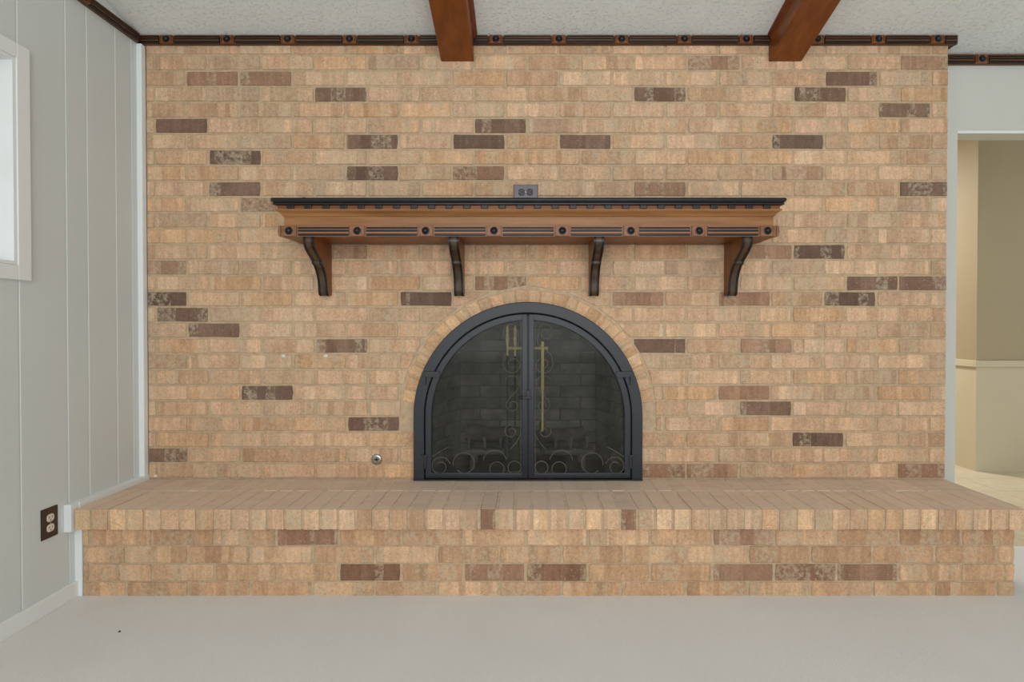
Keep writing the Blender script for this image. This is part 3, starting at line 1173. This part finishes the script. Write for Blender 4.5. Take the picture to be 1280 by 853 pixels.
# ---------------------------------------------------------------- outlets
def outlet(name, label, to_w, plate, face, slotm, horizontal):
    """to_w maps (right, out, up) in metres to the world; plate 70 x 114 mm"""
    base = to_w(0, 0, 0)
    e = empty('wall_outlet', base)
    tag(e, label, 'outlet')

    def bxp(nm, u0, u1, d0, d1, v0, v1, mat, par, bev=0.0):
        if horizontal:
            u0, u1, v0, v1 = v0, v1, u0, u1
        bm = B(u0, u1, d0, d1, v0, v1, bev)
        for v in bm.verts:
            v.co = Vector(to_w(*v.co))
        return obj(nm, bm, mat, par)
    bxp('rim', -0.0365, 0.0365, 0, 0.0025, -0.0585, 0.0585, M['black'], e)
    bxp('plate', -0.035, 0.035, 0, 0.006, -0.057, 0.057, plate, e, 0.003)
    for s_ in (-1, 1):
        bm = bmesh.new()
        pts = []
        for k in range(16):
            a = 2 * PI * k / 16
            u = max(-0.0165, min(0.0165, 0.0175 * math.cos(a)))
            v = max(-0.0145, min(0.0145, 0.0175 * math.sin(a)))
            v += s_ * 0.0195
            pts.append((v, u) if horizontal else (u, v))
        prism(bm, pts, 0.004, 0.0075, 0.001, lambda u, v, q: to_w(u, q, v))
        r = obj('receptacle', bm, face, e)
        for du, hh in ((-0.0065, 0.0045), (0.0065, 0.0038)):
            bxp('slot', du - .0012, du + .0012, 0.0070, 0.0079, s_ * 0.0195 + 0.003 - hh, s_ * 0.0195 + 0.003 + hh, slotm, r)
        bxp('ground_hole', -.0024, .0024, 0.0070, 0.0079, s_ * 0.0195 - 0.0105, s_ * 0.0195 - 0.006, slotm, r)
    bm = bmesh.new()
    pts = [(0.003 * math.cos(k * PI / 4), 0.003 * math.sin(k * PI / 4)) for k in range(8)]
    prism(bm, pts, 0.004, 0.0075, 0.0006, lambda u, v, q: to_w(u, q, v))
    obj('screw', bm, M['steel'], e)


outlet('wall_outlet', 'pewter grey outlet set sideways on the brick just above the mantel',
       lambda r, d, u: (-0.011 + r, -0.002 - d, 1.738 + u), M['plate_grey'], M['black'], M['plate_grey'], True)
outlet('wall_outlet', 'dark brown outlet plate with ivory sockets on the white panelled wall',
       lambda r, d, u: (WALL_L + d, -0.522 + r, 0.343 + u), M['plate'], M['ivory'], M['plate'], False)

# gas key escutcheon left of the fireplace
gx, gz = wx(470.5), 1.1 - (575 - 408) / SW
e = empty('gas_valve', (gx, 0, gz))
tag(e, 'round chrome gas key escutcheon low on the brick wall', 'gas valve')
T = Matrix.Translation((gx, -0.001, gz)) @ facing((0, -1, 0))
obj('flange', lathe(bmesh.new(), [(0.026, 0), (0.025, 0.003), (0.021, 0.0055), (0.014, 0.006), (0.0125, 0.010), (0.010, 0.010), (0.0095, 0.002), (0, 0.002)], T, 24), M['steel'], e, smooth=True)
obj('key_socket', lathe(bmesh.new(), [(0.009, 0.002), (0.009, 0.0065), (0.0055, 0.0065), (0.005, 0.004), (0, 0.004)], T, 4), M['black'], e)

# ---------------------------------------------------------------- firebox behind the doors
FB0, FB1 = 0.112, 0.50
FW0, FW1 = 0.515, 0.385
FT = 1.34
fb = empty('firebox', (0, 0.3, HEARTH_Z))
tag(fb, 'sooty grey firebrick chamber behind the arched doors', 'firebox')
bm = bmesh.new()
box(bm, -FW1 - 0.1, FW1 + 0.1, FB1 + 0.004, FB1 + 0.1, HEARTH_Z - 0.05, FT)
obj('back_mortar', bm, M['ash'], fb)
sl = math.hypot(FW0 - FW1, FB1 - FB0)
for sg in (-1, 1):
    bm = bmesh.new()
    q = [(sg * (FW0 + .004), FB0 - 0.0), (sg * (FW1 + .004), FB1 + .004), (sg * (FW1 + .1), FB1 + .004), (sg * (FW0 + .1), FB0)]
    lo = [bm.verts.new((x, y, HEARTH_Z - 0.05)) for x, y in q]
    hi = [bm.verts.new((x, y, FT)) for x, y in q]
    for i in range(4):
        bm.faces.new((lo[i], lo[(i + 1) % 4], hi[(i + 1) % 4], hi[i]))
    bm.faces.new(lo)
    bm.faces.new(hi)
    obj('side_mortar', bm, M['ash'], fb)
obj('floor_slab', B(-FW0 - .1, FW0 + .1, 0.001, FB1 + .1, HEARTH_Z - 0.06, HEARTH_Z - 0.006), M['ash'], fb)
obj('smoke_shelf', B(-FW0 - .1, FW0 + .1, FB0, FB1 + .1, FT, FT + 0.06), M['ash'], fb)
fbm = {}


def firebrick(wd, hg, name='firebrick'):
    k = (round(wd, 3), round(hg, 3))
    if k not in fbm:
        fbm[k] = mesh_of('firebrick', prism(bmesh.new(), rough_rect(wd, hg, rnd, 0.001), 0.01, 0.0, 0.0025, XZ), M['firebrick'])
    return fbm[k]


FP, FH, FBW = 0.0655, 0.0605, 0.2286
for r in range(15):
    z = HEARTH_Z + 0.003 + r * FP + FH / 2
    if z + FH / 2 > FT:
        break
    # back
    x = -FW1 - (0.115 if r % 2 else 0.0)
    while x < FW1:
        a, b = max(x, -FW1), min(x + FBW - 0.005, FW1)
        if b - a > 0.02:
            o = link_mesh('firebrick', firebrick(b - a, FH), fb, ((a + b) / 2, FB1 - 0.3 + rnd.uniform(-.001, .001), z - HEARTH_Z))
            g = rnd.uniform(0.75, 1.1) * (1.05 - 0.038 * r)   # back rows get darker towards the top
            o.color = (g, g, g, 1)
        x += FBW
    for sg in (-1, 1):
        u = -(0.115 if r % 2 else 0.0)
        while u < sl:
            a, b = max(u, 0), min(u + FBW - 0.005, sl)
            if b - a > 0.02:
                k = (a + b) / 2 / sl
                o = link_mesh('firebrick', firebrick(b - a, FH), fb,
                              (sg * (FW0 + (FW1 - FW0) * k), FB0 + (FB1 - FB0) * k - 0.3, z - HEARTH_Z))
                ang = math.atan2(FW0 - FW1, FB1 - FB0)
                o.rotation_euler = (0, 0, -sg * (PI / 2 - ang)) if sg > 0 else (0, 0, PI / 2 - ang)
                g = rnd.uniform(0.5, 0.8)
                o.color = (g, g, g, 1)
            u += FBW

# iron fire grate with two log remnants
grate = empty('fire_grate', (0, 0.27, HEARTH_Z))
tag(grate, 'low iron fire grate with bent legs standing inside the firebox', 'grate')
for x in (-0.30, -0.22, -0.14, 0.14, 0.22, 0.30):
    bm = tube(bmesh.new(), [(x, 0.16, HEARTH_Z + .17), (x, 0.17, HEARTH_Z + .12), (x, 0.19, HEARTH_Z + .10), (x, 0.38, HEARTH_Z + .10), (x, 0.42, HEARTH_Z + .13)], 0.008, 6)
    obj('bar', bm, M['soot'], grate, smooth=True)
for y in (0.20, 0.37):
    obj('cross_bar', tube(bmesh.new(), [(-0.33, y, HEARTH_Z + .085), (0.33, y, HEARTH_Z + .085)], 0.015, 8), M['soot'], grate)
    for sg in (-1, 1):
        x = sg * 0.27
        bm = tube(bmesh.new(), [(x, y, HEARTH_Z + .085), (x + sg * .012, y, HEARTH_Z + .06), (x + sg * .016, y, HEARTH_Z - .005)], 0.013, 7)
        obj('leg', bm, M['soot'], grate, smooth=True)


def log(p, q, r, label):
    p, q = Vector(p), Vector(q)
    N = 9
    pts = [p.lerp(q, k / (N - 1)) + Vector((0, 0, rnd.uniform(-.004, .004))) for k in range(N)]
    bm = tube(bmesh.new(), pts, r, 11, taper=lambda s_: 1 + 0.10 * math.sin(s_ * 9))
    for v in bm.verts:
        v.co += Vector((rnd.uniform(-1, 1), rnd.uniform(-1, 1), rnd.uniform(-1, 1))) * 0.004
    o = obj('log', bm, M['log'], smooth=True)
    tag(o, label, 'log')
    return o


log((-0.33, 0.33, HEARTH_Z + 0.158), (-0.03, 0.30, HEARTH_Z + 0.152), 0.042, 'charred log lying across the grate behind the tool brush')
log((0.05, 0.27, HEARTH_Z + 0.150), (0.30, 0.33, HEARTH_Z + 0.150), 0.038, 'charred log lying across the grate behind the brass tool handle')

# ---------------------------------------------------------------- fireplace tools on a stand, inside
TY = 0.075
SF = F_PX / (TY - CAM_Y)
tx = lambda p: (p - 660) / SF
tz = lambda p: 1.1 - (p - 408) / SF
TB = HEARTH_Z - 0.006
st = empty('tool_stand', (0, TY, TB))
tag(st, 'brass fireplace tool stand behind the meeting edges of the two glass doors', 'tool stand')
bm = B(-0.10, 0.115, TY - 0.03, TY + 0.05, TB, TB + 0.016, 0.004)
obj('base', bm, M['iron_dark'], st)
obj('base_rail', B(-0.104, 0.118, TY - 0.036, TY - 0.030, TB + 0.016, TB + 0.03, 0.002), M['brass'], st)
obj('pole', tube(bmesh.new(), [(0.002, TY + 0.01, TB + .016), (0.002, TY + 0.01, tz(425))], 0.006, 10), M['brass'], st, smooth=True)
obj('cross_arm', tube(bmesh.new(), [(tx(635), TY, tz(435.5)), (tx(683), TY, tz(435.5))], 0.0065, 8), M['brass'], st, smooth=True)
for p in (635, 683):
    T = Matrix.Translation((tx(p), TY, tz(435.5)))
    obj('knob', lathe(bmesh.new(), [(0, -.010), (0.007, -.006), (0.009, 0), (0.007, .006), (0, .010)], T, 12), M['brass'], st, smooth=True)


def tool(label, name, px, head):
    e = empty(name, (tx(px), TY - 0.022, tz(560)))
    tag(e, label, 'fire tool', 'fireplace tools')
    x, y = tx(px), TY - 0.022
    T = Matrix.Translation((x, y, 0))
    if head == 'tongs':
        obj('handle', B(x - .0075, x + .0075, y - .003, y + .003, tz(487), tz(427), 0.002), M['brass'], e)
        obj('shaft', B(x - .005, x + .005, y - .002, y + .002, tz(540), tz(487), 0.001), M['brass'], e)
        obj('head', B(x - .012, x + .012, y - .002, y + .003, tz(566), tz(538), 0.002), M['iron_dark'], e)
        return
    hp = [(0, tz(446)), (.005, tz(444)), (.004, tz(436)), (.006, tz(430)), (.009, tz(424)), (.006, tz(417)), (.008, tz(413)), (.005, tz(409)), (0, tz(406))]
    obj('handle', lathe(bmesh.new(), hp, T, 12), M['brass'], e, smooth=True)
    obj('shaft', tube(bmesh.new(), [(x, y, tz(445)), (x, y, tz(545))], 0.0042, 8), M['iron_dark'], e)
    if head == 'brush':
        obj('head', lathe(bmesh.new(), [(0.006, tz(540)), (0.011, tz(545)), (0.013, tz(552)), (0.019, tz(572)), (0.0, tz(573))], T, 14), M['iron_dark'], e, smooth=True)
    else:
        bm = prism(bmesh.new(), [(-.012, tz(543)), (.012, tz(543)), (.020, tz(552)), (.020, tz(574)), (-.020, tz(574)), (-.020, tz(552))],
                   y + .002, y - .002, 0.001, lambda u, v, q: (x + u, q, v))
        obj('head', bm, M['iron_dark'], e)


tool('brass handled hearth brush hanging left-most on the tool stand', 'hearth_brush', 634.5, 'brush')
tool('brass handled ash shovel hanging beside the hearth brush', 'ash_shovel', 644, 'shovel')
tool('flat brass fire tongs hanging on the stand behind the latch door', 'fire_tongs', 678, 'tongs')

# ---------------------------------------------------------------- arched iron doors
fd = empty('fireplace_doors', (0, -0.01, HEARTH_Z))
tag(fd, 'black arched iron fireplace screen with two glass doors and wire scrolls', 'fireplace door')
FZ = HEARTH_Z + 0.001


def band(bm, ro, ri, z0, zs, ya, yb, n=56, a0=0.0, a1=PI, legs=(True, True), bev=0.0):
    """flat arched band between radii, with straight legs down to z0"""
    def line(r):
        p = []
        if legs[0]:
            p.append((r, z0))
        for i in range(n + 1):
            a = a0 + (a1 - a0) * i / n
            p.append((r * math.cos(a), zs + r * math.sin(a)))
        if legs[1]:
            p.append((-r, z0))
        return p
    O, I = line(ro), line(ri)
    Ob, Ib = line(ro), line(ri)
    Of = line(ro - bev) if bev else O
    If = line(ri + bev) if bev else I
    rows_ = [[bm.verts.new((x, yb, z)) for x, z in I], [bm.verts.new((x, ya + bev, z)) for x, z in I],
             [bm.verts.new((x, ya, z)) for x, z in If], [bm.verts.new((x, ya, z)) for x, z in Of],
             [bm.verts.new((x, ya + bev, z)) for x, z in O], [bm.verts.new((x, yb, z)) for x, z in O]]
    for k in range(6):
        A, Bq = rows_[k], rows_[(k + 1) % 6]
        for i in range(len(A) - 1):
            bm.faces.new((A[i], A[i + 1], Bq[i + 1], Bq[i]))
    bm.faces.new([r_[0] for r_ in rows_])
    bm.faces.new([r_[-1] for r_ in reversed(rows_)])
    return bm


YF = -0.030
RB = R_ARCH - 0.052            # inner edge of the fixed band
bm = band(bmesh.new(), R_ARCH, RB, FZ, SPRING, YF, 0.010, bev=0.003)
obj('frame', bm, M['iron'], fd, smooth=True)
obj('sill', B(-R_ARCH, R_ARCH, YF - 0.006, 0.010, FZ, FZ + 0.006), M['iron'], fd)
RD = RB - 0.005                # outer edge of a leaf
SWD = 0.030
YD = YF - 0.004
for sg in (-1, 1):
    bm = bmesh.new()
    a_mid = math.asin(0.004 / RD)
    if sg > 0:
        band(bm, RD, RD - SWD, FZ + 0.012, SPRING, YD, YD + 0.02, n=30, a0=0, a1=PI / 2 - a_mid, legs=(True, False), bev=0.002)
    else:
        band(bm, RD, RD - SWD, FZ + 0.012, SPRING, YD, YD + 0.02, n=30, a0=PI / 2 + a_mid, a1=PI, legs=(False, True), bev=0.002)
    xs = sorted((sg * 0.003, sg * 0.029))
    box(bm, xs[0], xs[1], YD - 0.001, YD + 0.02, FZ + 0.012, SPRING + RD - 0.002, 0.002)
    xs = sorted((sg * 0.003, sg * (RD - 0.001)))
    box(bm, xs[0], xs[1], YD - 0.0005, YD + 0.02, FZ + 0.012, FZ + 0.037, 0.002)
    if sg < 0:
        box(bm, -0.012, 0.012, YD + 0.016, YD + 0.024, FZ + 0.012, SPRING + RD - 0.01)
    leaf = obj('door', bm, M['iron'], fd, smooth=True)
    # glass
    pts = [(sg * 0.02, FZ + 0.03)]
    pts.append((sg * (RD - 0.02), FZ + 0.03))
    for i in range(25):
        a = (PI / 2) * i / 24
        x, z = (RD - 0.02) * math.cos(a), SPRING + (RD - 0.02) * math.sin(a)
        if x > 0.021:
            pts.append((sg * x, z))
    pts.append((sg * 0.02, SPRING + RD - 0.022))
    bm = prism(bmesh.new(), pts, YD + 0.014, YD + 0.010, 0, XZ)
    obj('pane', bm, M['glass_dark'], leaf)
    # scrolled wire in front of the glass
    YW = YD + 0.004
    S3 = F_PX / (YW - CAM_Y)

    def q(px, py):
        """pixel on the left-hand leaf, mirrored for the right-hand one"""
        u = (px - 659) / S3
        return (-sg * u, YW, 1.1 - (py - 408) / S3)

    def spiral(cx0, cy0, r0, r1, a0, turns, n=34):
        return [(cx0 + (r0 + (r1 - r0) * i / n) * math.cos(a0 + turns * 2 * PI * i / n),
                 cy0 + (r0 + (r1 - r0) * i / n) * math.sin(a0 + turns * 2 * PI * i / n)) for i in range(n + 1)]

    curves = [
        spiral(637, 416, 3, 11, PI, 1.35) + [(648, 425), (646, 431), (638, 436)],
        [(638, 436), (630, 444), (628, 453)] + spiral(640, 456, 12, 3, PI, -1.4),
        [(630, 476), (634, 471), (642, 470), (648, 475), (648, 484), (642, 492), (634, 500), (631, 507)] + spiral(640, 507, 8, 3, PI, -1.1),
        [(632, 530), (637, 526), (645, 527), (650, 533), (650, 543), (645, 553), (636, 563)],
        spiral(638, 540, 9, 3, -PI / 2, -1.2),
        spiral(620, 587, 9, 9, 0, 1.0),
        spiral(616, 578, 16, 13, -PI * 0.05, -0.45),
        spiral(579, 580, 14, 12, PI * 0.95, 0.9),
        spiral(549, 584, 13, 5, -0.1 * PI, -1.3),
        [(538, 572), (546, 567), (556, 561), (560, 560)],
        [(538, 571), (538, 592), (650, 592), (650, 402)],
        spiral(642, 585, 8, 8, 0, 1.0),
    ]
    for cv in curves:
        obj('scroll', tube(bmesh.new(), [q(*p) for p in cv], 0.0014, 5), M['wire'], leaf, smooth=True)
    # hinges: upper strap with its drop pin, lower pin
    def hb(nm, xa, xb, ya, yb, d0, d1, bev=0.002):
        A, Bq = q(xa, ya), q(xb, yb)
        xs_ = sorted((A[0], Bq[0]))
        zs_ = sorted((A[2], Bq[2]))
        return obj(nm, B(xs_[0], xs_[1], YD - d1, YD - d0, zs_[0], zs_[1], bev), M['iron_dark'], leaf)
    hb('hinge_strap', 528.5, 549, 464.5, 472, -0.006, 0.007)
    hb('hinge_pin', 528.5, 531.5, 470, 481, 0.0, 0.010)
    hb('hinge_strap', 524, 533, 569, 571.5, -0.006, 0.007, 0.001)
    hb('hinge_pin', 529.5, 532, 570, 586, 0.0, 0.008, 0.001)
    if sg > 0:
        z = 1.1 - (497 - 408) / S3
        lt_ = obj('latch', B(-0.030, 0.018, YD - 0.016, YD - 0.008, z - 0.006, z + 0.006, 0.003), M['iron_dark'], leaf)
        T = Matrix.Translation((-0.034, YD - 0.012, z))
        obj('knob', lathe(bmesh.new(), [(0, -.010), (0.007, -.008), (0.0105, 0), (0.007, .008), (0, .010)], T, 14), M['iron_dark'], lt_, smooth=True)
        obj('pivot', B(-0.008, 0.010, YD - 0.010, YD, z - 0.008, z + 0.034, 0.002), M['iron_dark'], lt_)

# crumb of dirt on the carpet
bm = lathe(bmesh.new(), [(0, 0.004), (0.003, 0.003), (0.005, 0.0), (0, 0)], Matrix.Translation((-1.47, -0.665, 0)), 7)
o = obj('dirt_crumb', bm, M['black'])
tag(o, 'tiny dark crumb lying on the pale carpet', 'crumb')
